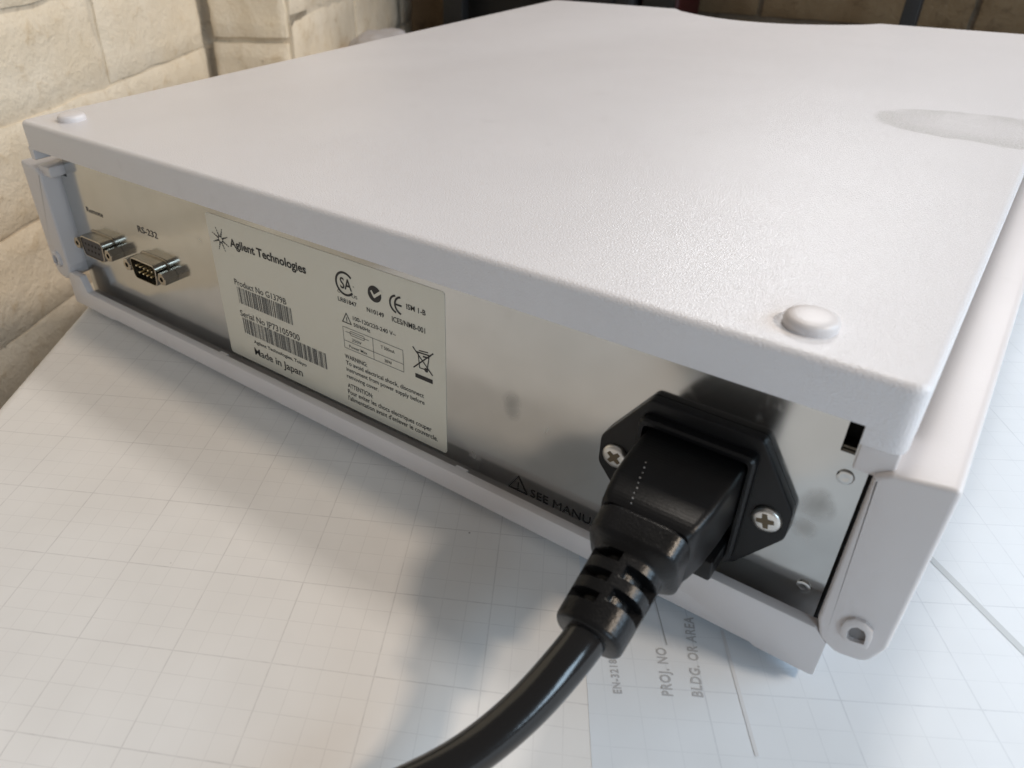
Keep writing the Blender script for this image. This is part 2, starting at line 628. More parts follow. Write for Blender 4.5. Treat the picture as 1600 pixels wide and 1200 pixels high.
# the edge that rolls over the table's rim
nd_ = Vector((-ed.y, ed.x, 0))
if nd_.x > 0:
    nd_ = -nd_
rings = []
for k in range(9):
    t = k / 8 * radians(80)
    rr = 0.006
    offx, offz = rr * sin(t), -rr * (1 - cos(t))
    a_ = E0 - ed * 0.55 + nd_ * offx
    b_ = E0 + ed * 0.45 + nd_ * offx
    A2, B2 = to_local(a_, O1, GA), to_local(b_, O1, GA)
    rings.append([bm.verts.new((A2[0], A2[1], -0.00012 + offz)), bm.verts.new((B2[0], B2[1], -0.00012 + offz))])
for k in range(8):
    bm.faces.new((rings[k][0], rings[k][1], rings[k + 1][1], rings[k + 1][0]))
s1 = obj('graph_paper_sheet', bm, M['paper'])
s1.matrix_world = frame_matrix(O1, GA)
tag(s1, 'cream graph paper sheet with pencilled square grid, its edge folded over the table rim', 'paper')

GB = radians(33.0)
O2 = PX(1100, 1080, 'z', TZ)
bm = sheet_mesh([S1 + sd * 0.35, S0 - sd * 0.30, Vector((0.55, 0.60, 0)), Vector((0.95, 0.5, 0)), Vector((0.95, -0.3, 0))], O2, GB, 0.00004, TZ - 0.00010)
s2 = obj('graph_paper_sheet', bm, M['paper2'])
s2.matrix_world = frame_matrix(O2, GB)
tag(s2, 'white drawing sheet, bluish tint standing in for window light, with faint grid and a stamped title block by the plug', 'paper')
ZP = 0.00004


def sheet_text(s, u0, v0, u1, v1, hpx):
    A, B = PX(u0, v0, 'z', TZ), PX(u1, v1, 'z', TZ)
    a, b = Vector(to_local(A, O2, GB)), Vector(to_local(B, O2, GB))
    dr = (b - a)
    wdt = dr.length
    dr.normalize()
    up = Vector((-dr.y, dr.x))
    sharp_text('stamped_lettering', s, 0, 0, wdt, hpx, M['stamp'], s2, frame=lambda p, q: (a.x + dr.x * p + up.x * q, a.y + dr.y * p + up.y * q, ZP), bold=0.016, spacing=1.12)


sheet_text('EN-3218', 972, 1084, 963, 1031, 0.0020)
sheet_text('PROJ. NO', 1052, 1088, 1040, 1013, 0.0026)
sheet_text('BLDG. OR AREA', 1099, 1090, 1083, 965, 0.0026)


def flat_line(u0, v0, u1, v1, wd, mat):
    A, B = PX(u0, v0, 'z', TZ), PX(u1, v1, 'z', TZ)
    a, b = Vector(to_local(A, O2, GB)), Vector(to_local(B, O2, GB))
    dr = (b - a).normalized()
    up = Vector((-dr.y, dr.x)) * wd / 2
    bm = bmesh.new()
    bm.faces.new([bm.verts.new((q.x, q.y, ZP)) for q in (a - up, b - up, b + up, a + up)])
    obj('sheet_line', bm, mat, s2)


flat_line(1042, 1008, 1020, 925, 0.0003, M['stamp'])
flat_line(1128, 985, 1183, 1182, 0.0009, M['pale'])  # shadow line along a sheet edge, painted as a pale strip
flat_line(1420, 838, 1630, 1048, 0.0021, M['pencil'])

# ------------------------------------------------------------------ brick walls
we = Vector((-0.43925, 0.89836, 0))
wn = Vector((-we.y, we.x, 0))            # away from the viewer
if wn.x > 0:
    wn = -wn
OFF = 0.18
P0 = PX(145, 480, 'z', -0.008) + wn * OFF
CORNER = RAY(320, 60, P0, wn)
CORNER.z = 0


def brick_meshes(L, H, D, n, amp, seed):
    out = []
    for k in range(n):
        bm = bmesh.new()
        nx, nz = (40 if L > 0.3 else 22), 8
        verts = {}

        def pos(i, j, dep):
            x = L * (i / nx - 0.5)
            z = H * (j / nz - 0.5)
            o = Vector((seed + k * 7.3, k * 3.1, 0))
            f = noise.noise(Vector((x * 38, z * 38, 0)) + o) * amp + noise.noise(Vector((x * 110, z * 110, 3)) + o) * amp * 0.4
            ex = min(i, nx - i) / nx * L
            ez = min(j, nz - j) / nz * H
            e_ = min(ex, ez)
            rnd_edge = -max(0.0, 1 - e_ / 0.005) ** 2 * 0.0022
            wx = noise.noise(Vector((z * 60, 5, k + seed))) * 0.002 * (abs(i - nx / 2) / (nx / 2)) ** 4
            wz = noise.noise(Vector((x * 30, 9, k + seed))) * 0.0022 * (abs(j - nz / 2) / (nz / 2)) ** 2
            return (x + wx, dep if dep is not None else -(f + rnd_edge), z + wz)
        g = [[bm.verts.new(pos(i, j, None)) for j in range(nz + 1)] for i in range(nx + 1)]
        for i in range(nx):
            for j in range(nz):
                bm.faces.new((g[i][j], g[i + 1][j], g[i + 1][j + 1], g[i][j + 1]))
        rim = [g[i][0] for i in range(nx)] + [g[nx][j] for j in range(nz)] + [g[i][nz] for i in range(nx, 0, -1)] + [g[0][j] for j in range(nz, 0, -1)]
        back = [bm.verts.new((v.co.x, D, v.co.z)) for v in rim]
        nn = len(rim)
        for q in range(nn):
            bm.faces.new((rim[q], rim[(q + 1) % nn], back[(q + 1) % nn], back[q]))
        out.append(mesh(bm, 'brick', 50))
    return out


def wall(name, label, origin, direction, normal_in, s0, s1, z0, z1, joint_z, course, bl, gap, mats, meshes_kw, phase, recess, thick=0.10):
    """bricks in running bond; origin/direction = face line, normal_in points into the wall"""
    root = empty(name, (origin.x + direction.x * (s0 + s1) / 2, origin.y + direction.y * (s0 + s1) / 2, z0))
    tag(root, label, 'brick wall')
    me_full = brick_meshes(bl - gap, course - gap, 0.05, 5, *meshes_kw)
    halves = {}
    ang = math.atan2(direction.y, direction.x)
    if (-direction.y * normal_in.x + direction.x * normal_in.y) < 0:
        flip = True
    else:
        flip = False
    # local x along direction, local y into the wall
    ax = direction if not flip else -direction
    rotz = math.atan2(ax.y, ax.x)
    bm = bmesh.new()
    c0 = origin + direction * s0 + normal_in * recess
    c1 = origin + direction * s1 + normal_in * recess
    q0, q1 = c0 + normal_in * thick, c1 + normal_in * thick
    pts = [(p.x - root.location.x, p.y - root.location.y) for p in (c0, c1, q1, q0)]
    if area2(pts) < 0:
        pts = pts[::-1]
    prism(bm, pts, 0, z1 - z0)
    obj('mortar_bed', bm, mats[1], root)
    k0 = math.floor((z0 - joint_z) / course)
    k1 = math.ceil((z1 - joint_z) / course)
    for k in range(k0, k1):
        zc = joint_z + (k + 0.5) * course
        if zc - course / 2 < z0 - 0.001 or zc + course / 2 > z1 + 0.001:
            continue
        sft = (phase + (0.5 if k % 2 else 0.0)) * bl
        i = math.floor((s0 - sft) / bl)
        while True:
            a, b = sft + i * bl, sft + (i + 1) * bl
            i += 1
            if a >= s1 - 0.01:
                break
            if b <= s0 + 0.01:
                continue
            a2, b2 = max(a, s0), min(b, s1)
            if b2 - a2 > bl * 0.98:
                me = me_full[rnd.randrange(5)]
            else:
                key = round(b2 - a2, 3)
                if key not in halves:
                    halves[key] = brick_meshes(b2 - a2 - gap, course - gap, 0.05, 1, *meshes_kw)[0]
                me = halves[key]
            o = link('brick', me, mats[0], root)
            P = origin + direction * ((a2 + b2) / 2) + normal_in * rnd.uniform(-0.0008, 0.0015)
            o.location = (P.x - root.location.x, P.y - root.location.y, zc - root.location.z)
            k_ = 0.225 / bl
            o.rotation_euler = (rnd.uniform(-.006, .006), rnd.uniform(-.004, .004) * k_, rotz + rnd.uniform(-.005, .005) * k_)
    return root


JZ = RAY(235, 108, P0, wn).z
wall('brick_wall', 'cream painted brick wall running close beside the table edge', CORNER, we, wn,
     -0.72, 0.0, JZ - 0.0705 * 6, JZ + 0.0705 * 4, JZ, 0.0705, 0.46, 0.0022,
     (M['brick'], M['mortar']), (0.0009, 1.0), 0.62, 0.0030)
# short pier that turns the corner
wp = Vector((0.898, 0.439, 0)).normalized()
PIER = RAY(446, 40, CORNER, we)
plen = (PIER - CORNER).dot(wp)
JZ2 = RAY(400, 65, CORNER, we).z
wall('brick_pier', 'short cream brick pier with a deep dirty joint at the wall corner', CORNER + we * 0.004, wp, we,
     0.002, plen, JZ2 - 0.0705 * 5, JZ2 + 0.0705 * 4, JZ2, 0.0705, 0.225, 0.006,
     (M['brick'], M['mortar']), (0.0024, 5.0), 0.02, 0.009, 0.05)
bm = bmesh.new()
q0 = CORNER - wn * 0.0 - wp * 0.03 + we * 0.012
q1 = CORNER + wp * 0.03 + we * 0.0145
prism(bm, [(q0.x, q0.y), (q1.x, q1.y), (q1.x + we.x * 0.05, q1.y + we.y * 0.05), (q0.x + we.x * 0.05, q0.y + we.y * 0.05)][::1], JZ2 - 0.35, JZ2 + 0.28)
pr = [o for o in COL.objects if o.name == 'brick_pier'][0]
fm = obj('corner_mortar', bm, M['mortar'], pr)
fm.matrix_parent_inverse = Matrix.Translation(-Vector(pr.location))
PF = CORNER + wp * (plen + 0.004) + we * 0.012
wall('brick_return', 'shaded side of the brick pier running back into the dark', PF, we, wn,
     0.0, 0.50, JZ2 - 0.0705 * 5, JZ2 + 0.0705 * 4, JZ2 + 0.02, 0.0705, 0.225, 0.005,
     (M['brick'], M['mortar']), (0.0020, 9.0), 0.45, 0.004, 0.03)
# rear wall behind the shelf, dimness put into its brick colour
wall('rear_brick_wall', 'brown brick wall behind the shelf posts, its dimness put into the colour', Vector((0.0, 0.90, 0)), Vector((1, 0, 0)), Vector((0, 1, 0)),
     -0.95, 1.1, -0.46, 0.66, 0.012, 0.0705, 0.225, 0.007,
     (M['bbrick'], M['bmortar']), (0.0022, 14.0), 0.1, 0.005, 0.06)

# ------------------------------------------------------------------ shelf, boxes and bundle behind the instrument
SH = empty('shelf_unit', (0.2, 0.8, -0.75))


def child_box(name, parent, mat, x0, x1, y0, y1, z0, z1, r):
    bm = bmesh.new()
    L = parent.location
    box(bm, x0 - L.x, x1 - L.x, y0 - L.y, y1 - L.y, z0 - L.z, z1 - L.z, r)
    return obj(name, bm, mat, parent)


pl_ = PX(1412, 10, 'y', 0.76)
pr_ = PX(1438, 10, 'y', 0.76)
child_box('post', SH, M['post'], pl_.x, pr_.x, 0.760, 0.775, -0.74, 0.66, 0.001)
pa, pb = PX(692, 20, 'y', 0.76), PX(722, 20, 'y', 0.76)
child_box('post', SH, M['post'], pa.x, pb.x, 0.760, 0.775, -0.74, 0.66, 0.001)
child_box('post', SH, M['post'], 0.98, 1.0, 0.760, 0.775, -0.74, 0.66, 0.001)
child_box('unseen_board', SH, M['post'], pa.x - 0.06, 1.03, 0.61, 0.885, 0.555, 0.575, 0.002)  # unseen board added to keep lamp light off the rear wall
child_box('unseen_board', SH, M['post'], pa.x - 0.06, 1.03, 0.777, 0.885, -0.22, -0.20, 0.002)
tag(SH, 'dark grey steel shelf unit with upright posts and an added unseen shade board behind the instrument', 'shelf')
a_, b_ = PX(726, 20, 'y', 0.80), PX(1000, 8, 'y', 0.80)
bm = bmesh.new()
box(bm, a_.x, b_.x - 0.004, 0.79, 0.88, -0.1995, 0.20, 0.012, 4)
eq = obj('black_block', bm, M['case'])
tag(eq, 'near-black block standing on the rear shelf', 'case')
bm = bmesh.new()
box(bm, a_.x + 0.02, b_.x - 0.03, 0.784, 0.7899, 0.03, 0.045, 0.002, 2)
obj('block_rib', bm, M['case'], eq)
c_ = PX(1060, 8, 'y', 0.80)
bm = bmesh.new()
box(bm, b_.x, c_.x, 0.80, 0.87, -0.1995, 0.10, 0.006, 3)
rb = obj('storage_box', bm, M['red'])
tag(rb, 'narrow dark red box beside the black block', 'box')
bm = bmesh.new()
box(bm, b_.x + 0.004, c_.x - 0.004, 0.797, 0.7999, -0.05, 0.052, 0.001, 1)
obj('box_panel', bm, M['case'], rb)

# crumpled film bundle on the table
BL = PX(598, 60, 'y', 0.56)
bz = TZ - 0.0012
root = empty('plastic_bundle', (BL.x, BL.y, bz))


def lump(cx, cy, rx, ry, rz, seed, mat, name):
    bm = bmesh.new()
    bmesh.ops.create_icosphere(bm, subdivisions=4, radius=1.0)
    for v in bm.verts:
        d_ = v.co.copy()
        f = 1 + 0.16 * noise.noise(d_ * 2.2 + Vector((seed, 0, 0))) + 0.06 * noise.noise(d_ * 6 + Vector((0, seed, 0)))
        z = max(d_.z * f, -0.35)
        v.co = (cx + d_.x * f * rx, cy + d_.y * f * ry, (z + 0.35) * rz / 1.35)
    return obj(name, bm, mat, root, 60)


top = BL.z + 0.010 - bz
lump(0.005, 0, 0.046, 0.035, top, 1.0, M['bag'], 'film_wrap')
lump(0.062, 0.012, 0.040, 0.030, top * 1.0, 4.0, M['pinkbag'], 'pink_wrap')
tag(root, 'crumpled grey and pale pink film bundle lying behind the instrument', 'bundle')

# ------------------------------------------------------------------ the instrument
W, D, H = 0.345, 0.443, 0.080
YP = 0.0079                                 # face of the steel rear panel
INST = empty('laboratory_instrument', (0.1725, 0.22, TZ))
tag(INST, 'flat light grey laboratory instrument with steel rear panel and printed rating label', 'instrument')


def part(name, bm, mat, smooth=35, parent=None):
    o = obj(name, bm, mat, parent or INST, smooth)
    if parent is None:
        o.matrix_parent_inverse = Matrix.Translation(-Vector(INST.location))
    return o


# --- top cover: thin shell with the finger recess in its far edge
zl = 0.0683
out = rpoly([(0, 0), (W, 0), (W, D), (0.2404, D - 0.001)], [0.004, 0.004, 0.006, 0.02], 6)
cut = []
for k in range(1, 16):
    t = k / 16
    x = 0.2404 + (0.104 - 0.2404) * t
    cut.append((x, D - 0.001 - 0.031 * sin(pi * t) ** 0.8))
out = rpoly([(0, 0), (W, 0), (W, D)], [0.004, 0.004, 0.006], 6)[0:0]
base_pts = [(0, 0), (W, 0), (W, D), (0.2404, D)] + cut + [(0.104, D), (0, D)]
rad = [0.004, 0.004, 0.006, 0.0] + [0] * len(cut) + [0.0, 0.006]
out = rpoly(base_pts, rad, 6)
bm = bmesh.new()
prism(bm, out, zl, H, 0.0, 0.0020, XY, 5)
# side skirts of the cover
for x0, x1 in ((0.00006, 0.0050), (0.3365, W - 0.00006)):
    prism(bm, rpoly([(x0, 0.00006), (x1, 0.00006), (x1, D - 0.01), (x0, D - 0.01)], [0.0038 if x0 < 0.1 else 0.0002, 0.0038 if x0 > 0.1 else 0.0002, 0.001, 0.001], 5), 0.0636, zl + 0.0006, 0.0004, 0, XY, 3)
cover = part('top_cover', bm, M['top'])
for (x, y) in ((0.3194, 0.0128), (0.0200, 0.0135)):
    bm = bmesh.new()
    lathe(bm, [(0.0056, -0.0008), (0.0057, 0.0006), (0.0057, 0.0014), (0.0054, 0.0021), (0.0047, 0.0025), (0.0035, 0.0027), (0.0018, 0.0028), (0.0003, 0.0028)], (x, y, H), n=40)
    o = link('locating_foot', mesh(bm, 'locating_foot', 50), M['body'], cover)

# --- chassis behind the panel, its near-black colour standing in for shade inside
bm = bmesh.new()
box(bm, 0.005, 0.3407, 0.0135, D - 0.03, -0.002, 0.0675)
box(bm, 0.0043, 0.0062, 0.0094, 0.0134, -0.002, 0.0550)  # dark strips painting the shaded gaps beside the ears
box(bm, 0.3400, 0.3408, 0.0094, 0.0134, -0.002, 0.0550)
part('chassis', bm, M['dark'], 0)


def panel_grid(bm, xs, zs, holes, y0, y1):
    """plate from a rectangle grid, leaving out the cells in holes"""
    nx, nz = len(xs) - 1, len(zs) - 1
    on = lambda i, j: 0 <= i < nx and 0 <= j < nz and (i, j) not in holes
    V = {}

    def vert(i, j, k):
        if (i, j, k) not in V:
            V[(i, j, k)] = bm.verts.new((xs[i], (y0, y1)[k], zs[j]))
        return V[(i, j, k)]
    for i in range(nx):
        for j in range(nz):
            if not on(i, j):
                continue
            bm.faces.new([vert(i, j, 0), vert(i + 1, j, 0), vert(i + 1, j + 1, 0), vert(i, j + 1, 0)])
            bm.faces.new([vert(i, j, 1), vert(i, j + 1, 1), vert(i + 1, j + 1, 1), vert(i + 1, j, 1)])
            for (di, dj, e) in ((-1, 0, ((0, 0), (0, 1))), (1, 0, ((1, 0), (1, 1))), (0, -1, ((0, 0), (1, 0))), (0, 1, ((0, 1), (1, 1)))):
                if not on(i + di, j + dj):
                    (a, b), (c, d_) = e
                    bm.faces.new([vert(i + a, j + b, 0), vert(i + c, j + d_, 0), vert(i + c, j + d_, 1), vert(i + a, j + b, 1)])


bm = bmesh.new()
panel_grid(bm, [0.0064, 0.0095, 0.0122, 0.3331, 0.3361, 0.3398], [-0.0035, 0.0554, 0.0658, 0.0682],
           {(0, 1), (1, 1), (3, 1)}, YP, YP + 0.0011)
panel = part('rear_panel', bm, M['steel'], 0)
for (u, v) in ((1321, 745), (1255, 916)):
    p = PX(u, v, 'y', YP)
    bm = bmesh.new()
    lathe(bm, [(0.0019, -0.0001), (0.0018, 0.0004), (0.0013, 0.0006), (0.0006, 0.0004), (0.0002, 0.0004)], (p.x, YP, p.z), 'y', 24)
    link('rivet', mesh(bm, 'rivet', 50), M['steel'], panel)
# bright lower lip of the right-hand slot
bm = bmesh.new()
box(bm, 0.3332, 0.3360, YP + 0.0014, YP + 0.0055, 0.0556, 0.0562, 0)
link('slot_spring', mesh(bm, 'slot_spring', 0), M['nickel'], panel)

# --- base tray with raised ends
tz0, tz1, tz2 = -0.0066, 0.0020, 0.0096
front = [(0.0004, tz0), (0.0330, tz0), (0.0345, tz0 + 0.0007), (0.3285, tz0 + 0.0007), (0.3300, tz0), (0.3446, tz0),
         (0.3446, 0.0060), (0.3412, tz2), (0.3080, tz2), (0.3050, tz1), (0.0150, tz1), (0.0118, tz2), (0.0004, tz2)]
front = rpoly(front, [0.0012, 0, 0, 0, 0, 0.0012, 0.001, 0.0006, 0.0008, 0.0008, 0.0012, 0.0012, 0.0006], 3)
bm = bmesh.new()
prism(bm, front, 0.0002, 0.0035, 0.0003, 0.0003, XZ, 2)
box(bm, 0.003, 0.342, 0.0047, D - 0.03, tz0 + 0.0008, -0.0036, 0)
tray = part('base_tray', bm, M['body'])
for x in (0.1085, 0.2300):
    bm = bmesh.new()
    box(bm, x, x + 0.0045, 0.0036, 0.0048, -0.003, tz1 - 0.0004, 0)
    link('tray_rib', mesh(bm, 'tray_rib', 0), M['body'], tray)
for (x, y) in ((0.025, 0.03), (0.32, 0.03), (0.025, 0.38), (0.32, 0.38)):
    bm = bmesh.new()
    lathe(bm, [(0.006, TZ + 0.0001), (0.0065, TZ + 0.0006), (0.0065, tz0 + 0.0010)], (x, y, 0), n=24)
    link('foot', mesh(bm, 'foot', 40), M['black'], tray)


# --- side panels (the ears seen beside the steel panel)
def ear(mirror):
    f = (lambda x: W - x) if mirror else (lambda x: x)
    pts = [(0.3409, 0.0130), (0.3409, 0.0570), (0.3440, 0.0592), (0.3560, 0.0612), (0.3560, 0.0130), (0.3535, 0.0060), (0.3470, 0.0046), (0.3425, 0.0075)]
    rr = [0.002, 0.0005, 0.002, 0.0015, 0.004, 0.004, 0.004, 0.004]
    o = rpoly([(f(x), z) for x, z in pts], rr, 4)
    bm = bmesh.new()
    prism(bm, o, 0.0, D - 0.02, 0.0011, 0.001, XZ, 4)
    e = part('side_panel', bm, M['body'])
    # neck that hooks under the cover
    bm = bmesh.new()
    a, b = sorted((f(0.3366), f(0.3442)))
    box(bm, a, b + (0.002 if mirror else 0), 0.0018, 0.016, 0.0560, 0.0605 if mirror else 0.0633, 0.0006)
    link('hook', mesh(bm, 'hook', 40), M['body'], e)
    # D shaped clip
    tr = lambda x, y: PX(1150 + x / 2.5, 600 + y / 2.5, 'y', 0.0)
    o_ = [tr(*q) for q in ((410, 968), (412, 938), (434, 914), (468, 909), (510, 926), (538, 958), (533, 992), (516, 1026), (480, 1012), (436, 996))]
    i_ = [tr(*q) for q in ((437, 978), (440, 955), (456, 940), (480, 938), (506, 954), (513, 973), (504, 1005), (480, 999), (468, 995), (450, 989))]
    outer = [(f(q.x), q.z) for q in o_]
    inner = [(f(q.x), q.z) for q in i_]
    bm = bmesh.new()
    ys = (0.0006, -0.0009, -0.0012)
    O = [[bm.verts.new((x, y, z)) for x, z in (outer if k < 2 else inset(outer, 0.0004))] for k, y in enumerate(ys)]
    I = [[bm.verts.new((x, y, z)) for x, z in inner] for y in (-0.0012, 0.0002)]
    n = len(outer)
    for q in range(n):
        p = (q + 1) % n
        for a_, b_ in ((O[0], O[1]), (O[1], O[2]), (O[2], I[0]), (I[0], I[1])):
            bm.faces.new((a_[q], a_[p], b_[p], b_[q]))
    link('clip_ring', mesh(bm, 'clip_ring', 40), M['body'], e)
    bm = bmesh.new()
    bm.faces.new([bm.verts.new((x, -0.00015, z)) for x, z in inset(inner, 0.0002)])
    link('clip_window', mesh(bm, 'clip_window', 0), M['greywin'], e)
    # moulded crease that runs from the clip
    return e


M['greywin'] = plain('clip_recess_grey', (0.20, 0.19, 0.19), 0.6)
ear(False)
ear(True)

# --- rating label
XL, XR, ZB, ZT = 0.1116, 0.2235, 0.0012, 0.0614
bm = bmesh.new()
prism(bm, rpoly([(XL, ZB), (XR, ZB), (XR, ZT), (XL, ZT)], 0.0012, 3), YP - 0.00015, YP - 0.00002, 0, 0, XZ)
LAB = part('rating_label', bm, M['label'], 0)
YL = YP - 0.00025


def lp3(x, y):                                  # pixel of the 3x label crop -> label plane
    return PX(310 + x / 3, 320 + y / 3, 'y', YL)


def ltext(s, x0, y0, x1, y1, ytop, mat='ink', bold=0.0, spacing=1.0):
    a, b, t = lp3(x0, y0), lp3(x1, y1), lp3(x0, ytop)
    z = (a.z + b.z) / 2
    sharp_text('printed_line', s, a.x, z, b.x - a.x, (t.z - a.z), M[mat], LAB, y=YL, bold=bold, spacing=spacing)


ltext('Agilent Technologies', 150, 196, 505, 322, 160, bold=0.022)
ltext('Product No G1379B', 172, 378, 412, 464, 352, 'ink', 0.0)
ltext('Serial No JP73105900', 200, 526, 475, 632, 500, 'ink', 0.0)
ltext('Agilent Technologies, Tokyo', 262, 650, 507, 757, 636, 'ink', 0.01)
ltext('Made in Japan', 268, 706, 490, 800, 676, 'ink', 0.008)
ltext('C', 652, 408, 664, 413, 394)
ltext('US', 719, 436, 745, 444, 422)
ltext('R', 724, 388, 731, 391, 381, 'greyink')
ltext('LR81847', 655, 449, 742, 479, 430, bold=0.008)
ltext('N10149', 790, 502, 870, 528, 482, bold=0.012)
ltext('ISM 1-B', 975, 490, 1065, 518, 466, bold=0.012)
ltext('ICES/NMB-001', 908, 548, 1063, 602, 524, bold=0.008)
ltext('100-120/220-240 V~', 725, 545, 925, 614, 527, bold=0.006)
ltext('50/60Hz', 728, 570, 805, 600, 554, bold=0.006)
ltext('250V', 720, 641, 765, 657, 628, bold=0.0)
ltext('T 500mA', 855, 672, 920, 699, 658, bold=0.0)
ltext('Power Max', 708, 671, 792, 702, 658, bold=0.0)
ltext('30W', 873, 738, 907, 750, 724, bold=0.0)
ltext('WARNING:', 688, 720, 790, 757, 701, bold=0.004)
ltext('To avoid electrical shock, disconnect', 693, 748, 1057, 906, 729, bold=0.004)
ltext('instrument from power supply before', 695, 778, 1060, 938, 760, bold=0.004)
ltext('removing cover.', 697, 808, 845, 876, 790, bold=0.004)
ltext('ATTENTION:', 702, 858, 818, 904, 838, bold=0.004)
ltext('Pour eviter les chocs electriques couper', 703, 888, 1093, 1060, 868, bold=0.004)
ltext("l'alimentation avant d'enlever le couvercle.", 705, 918, 1122, 1104, 898, bold=0.004)


def strokes(name, segs, mat, parent, y, wd):
    """flat strokes between (x, z) points in one mesh"""
    bm = bmesh.new()
    for k, (a, b, *ww) in enumerate(segs):
        t = (ww[0] if ww else wd) / 2
        a, b = Vector(a), Vector(b)
        dr = (b - a)
        if dr.length < 1e-7:
            continue
        dr.normalize()
        nn = Vector((-dr.y, dr.x)) * t
        ex = dr * t * 0.5
        yy = y - k * 2e-7
        bm.faces.new([bm.verts.new((q.x, yy, q.y)) for q in (a - nn - ex, b - nn + ex, b + nn + ex, a + nn - ex)])
    return link(name, mesh(bm, name, 0), M[mat], parent)


def arcpts(c, r, a0, a1, n=24, sy=1.0):
    return [(c[0] + r * cos(radians(a0 + (a1 - a0) * k / n)), c[1] + sy * r * sin(radians(a0 + (a1 - a0) * k / n))) for k in range(n + 1)]


def chain(pts, close=False):
    q = list(pts) + ([pts[0]] if close else [])
    return [(q[i], q[i + 1]) for i in range(len(q) - 1)]


def disk(name, c, r, mat, parent, y, n=32):
    bm = bmesh.new()
    bm.faces.new([bm.verts.new((c[0] + r * cos(2 * pi * k / n), y, c[1] + r * sin(2 * pi * k / n))) for k in range(n)])
    return link(name, mesh(bm, name, 0), M[mat], parent)


# bar codes
def barcode(x0, x1, z0, z1, seed):
    r = random.Random(seed)
    bm = bmesh.new()
    x = x0
    unit = 0.00020
    while x < x1 - unit:
        wd = unit * r.choice((1, 1, 2, 3))
        wd = min(wd, x1 - x)
        bm.faces.new([bm.verts.new((q, YL, z)) for q, z in ((x, z0), (x + wd, z0), (x + wd, z1), (x, z1))])
        x += wd + unit * r.choice((1, 1, 1, 2, 3))
    link('bar_code', mesh(bm, 'bar_code', 0), M['greyink'], LAB)


a, b, c, d_ = lp3(178, 384), lp3(435, 484), lp3(195, 460), lp3(443, 565)
barcode((a.x + c.x) / 2, (b.x + d_.x) / 2, (c.z + d_.z) / 2, (a.z + b.z) / 2, 3)
a, b, c, d_ = lp3(205, 533), lp3(597, 692), lp3(222, 602), lp3(603, 770)
barcode((a.x + c.x) / 2, (b.x + d_.x) / 2, (c.z + d_.z) / 2, (a.z + b.z) / 2, 11)

# spark emblem: four dotted rays thinning outwards round an open centre
c = lp3(103, 162)
segs = []
for k in range(8):
    a = radians(22 + 45 * k)
    for q in range(4):
        r0 = 0.0012 + q * 0.0010
        segs.append(((c.x + r0 * cos(a), c.z + r0 * sin(a)), (c.x + (r0 + 0.0005) * cos(a), c.z + (r0 + 0.0005) * sin(a)), 0.00075 - q * 0.00013))
segs += [(p, q, 0.0003) for p, q in chain(arcpts((c.x, c.z), 0.0011, 0, 360))]
strokes('spark_emblem', segs, 'ink', LAB, YL, 0.0004)

# certification ring with SA inside
c = lp3(686, 371)
r = 0.0040
segs = [(p, q) for p, q in chain(arcpts((c.x, c.z), r, 45, 318, 40))]
strokes('certification_ring', segs, 'ink', LAB, YL, 0.0008)
sharp_text('certification_letters', 'SA', c.x - 0.0022, c.z - 0.0019, 0.0052, 0.0040, M['ink'], LAB, y=YL, bold=0.012)
# tick mark disc
c = lp3(825, 419)
disk('tick_disc', (c.x, c.z), 0.0029, 'ink', LAB, YL)
strokes('tick_mark', [((c.x - 0.0013, c.z + 0.0008), (c.x - 0.0002, c.z - 0.0009), 0.0008), ((c.x - 0.0002, c.z - 0.0009), (c.x + 0.0030, c.z + 0.0016), 0.0010)], 'label', LAB, YL - 0.00006, 0.0008)
# CE mark
a, b = lp3(902, 458), lp3(962, 480)
zc = (a.z + b.z) / 2
for k, x in enumerate((a.x + 0.0026, b.x - 0.0006)):
    segs = chain(arcpts((x, zc), 0.0030, 105, 255, 20))
    if k:
        segs.append(((x - 0.0028, zc), (x - 0.0004, zc)))
    strokes('conformity_mark', segs, 'ink', LAB, YL, 0.0007)


def tri_warning(ax, az, bx, bz, cx_, cz_, parent, y, wd):
    segs = chain([(ax, az), (bx, bz), (cx_, cz_)], True)
    mx, mz = (ax + bx + cx_) / 3, (az + bz + cz_) / 3
    h = az - (bz + cz_) / 2
    segs.append(((mx, mz + h * 0.22), (mx, mz - h * 0.08)))
    segs.append(((mx, mz - h * 0.17), (mx, mz - h * 0.21)))
    strokes('warning_triangle', segs, 'ink', parent, y, wd)


p, q, t = lp3(692, 508), lp3(676, 546), lp3(717, 562)
zz = (q.z + t.z) / 2
tri_warning((q.x + t.x) / 2, p.z, q.x, zz, t.x, zz, LAB, YL, 0.00035)
# fuse table
a, b, c, d_ = lp3(678, 571), lp3(959, 681), lp3(685, 667), lp3(962, 784)
x0, x1, z1, z0 = (a.x + c.x) / 2, (b.x + d_.x) / 2, (a.z + b.z) / 2, (c.z + d_.z) / 2
xm, zm = lp3(820, 676).x, lp3(820, 690).z
segs = chain([(x0, z0), (x1, z0), (x1, z1), (x0, z1)], True) + [((xm, z0), (xm, z1)), ((x0, z0 + (z1 - z0) * 0.36), (x1, z0 + (z1 - z0) * 0.36))]
strokes('fuse_table', segs, 'greyink', LAB, YL, 0.00018)
f0, f1 = lp3(690, 592), lp3(798, 632)
fz = z0 + (z1 - z0) * 0.80
segs = [((f0.x, fz), (f1.x, fz))] + chain(rpoly([(f0.x + 0.002, fz - 0.0008), (f1.x - 0.002, fz - 0.0008), (f1.x - 0.002, fz + 0.0008), (f0.x + 0.002, fz + 0.0008)], 0.0007, 3), True)
strokes('fuse_symbol', segs, 'greyink', LAB, YL, 0.00018)
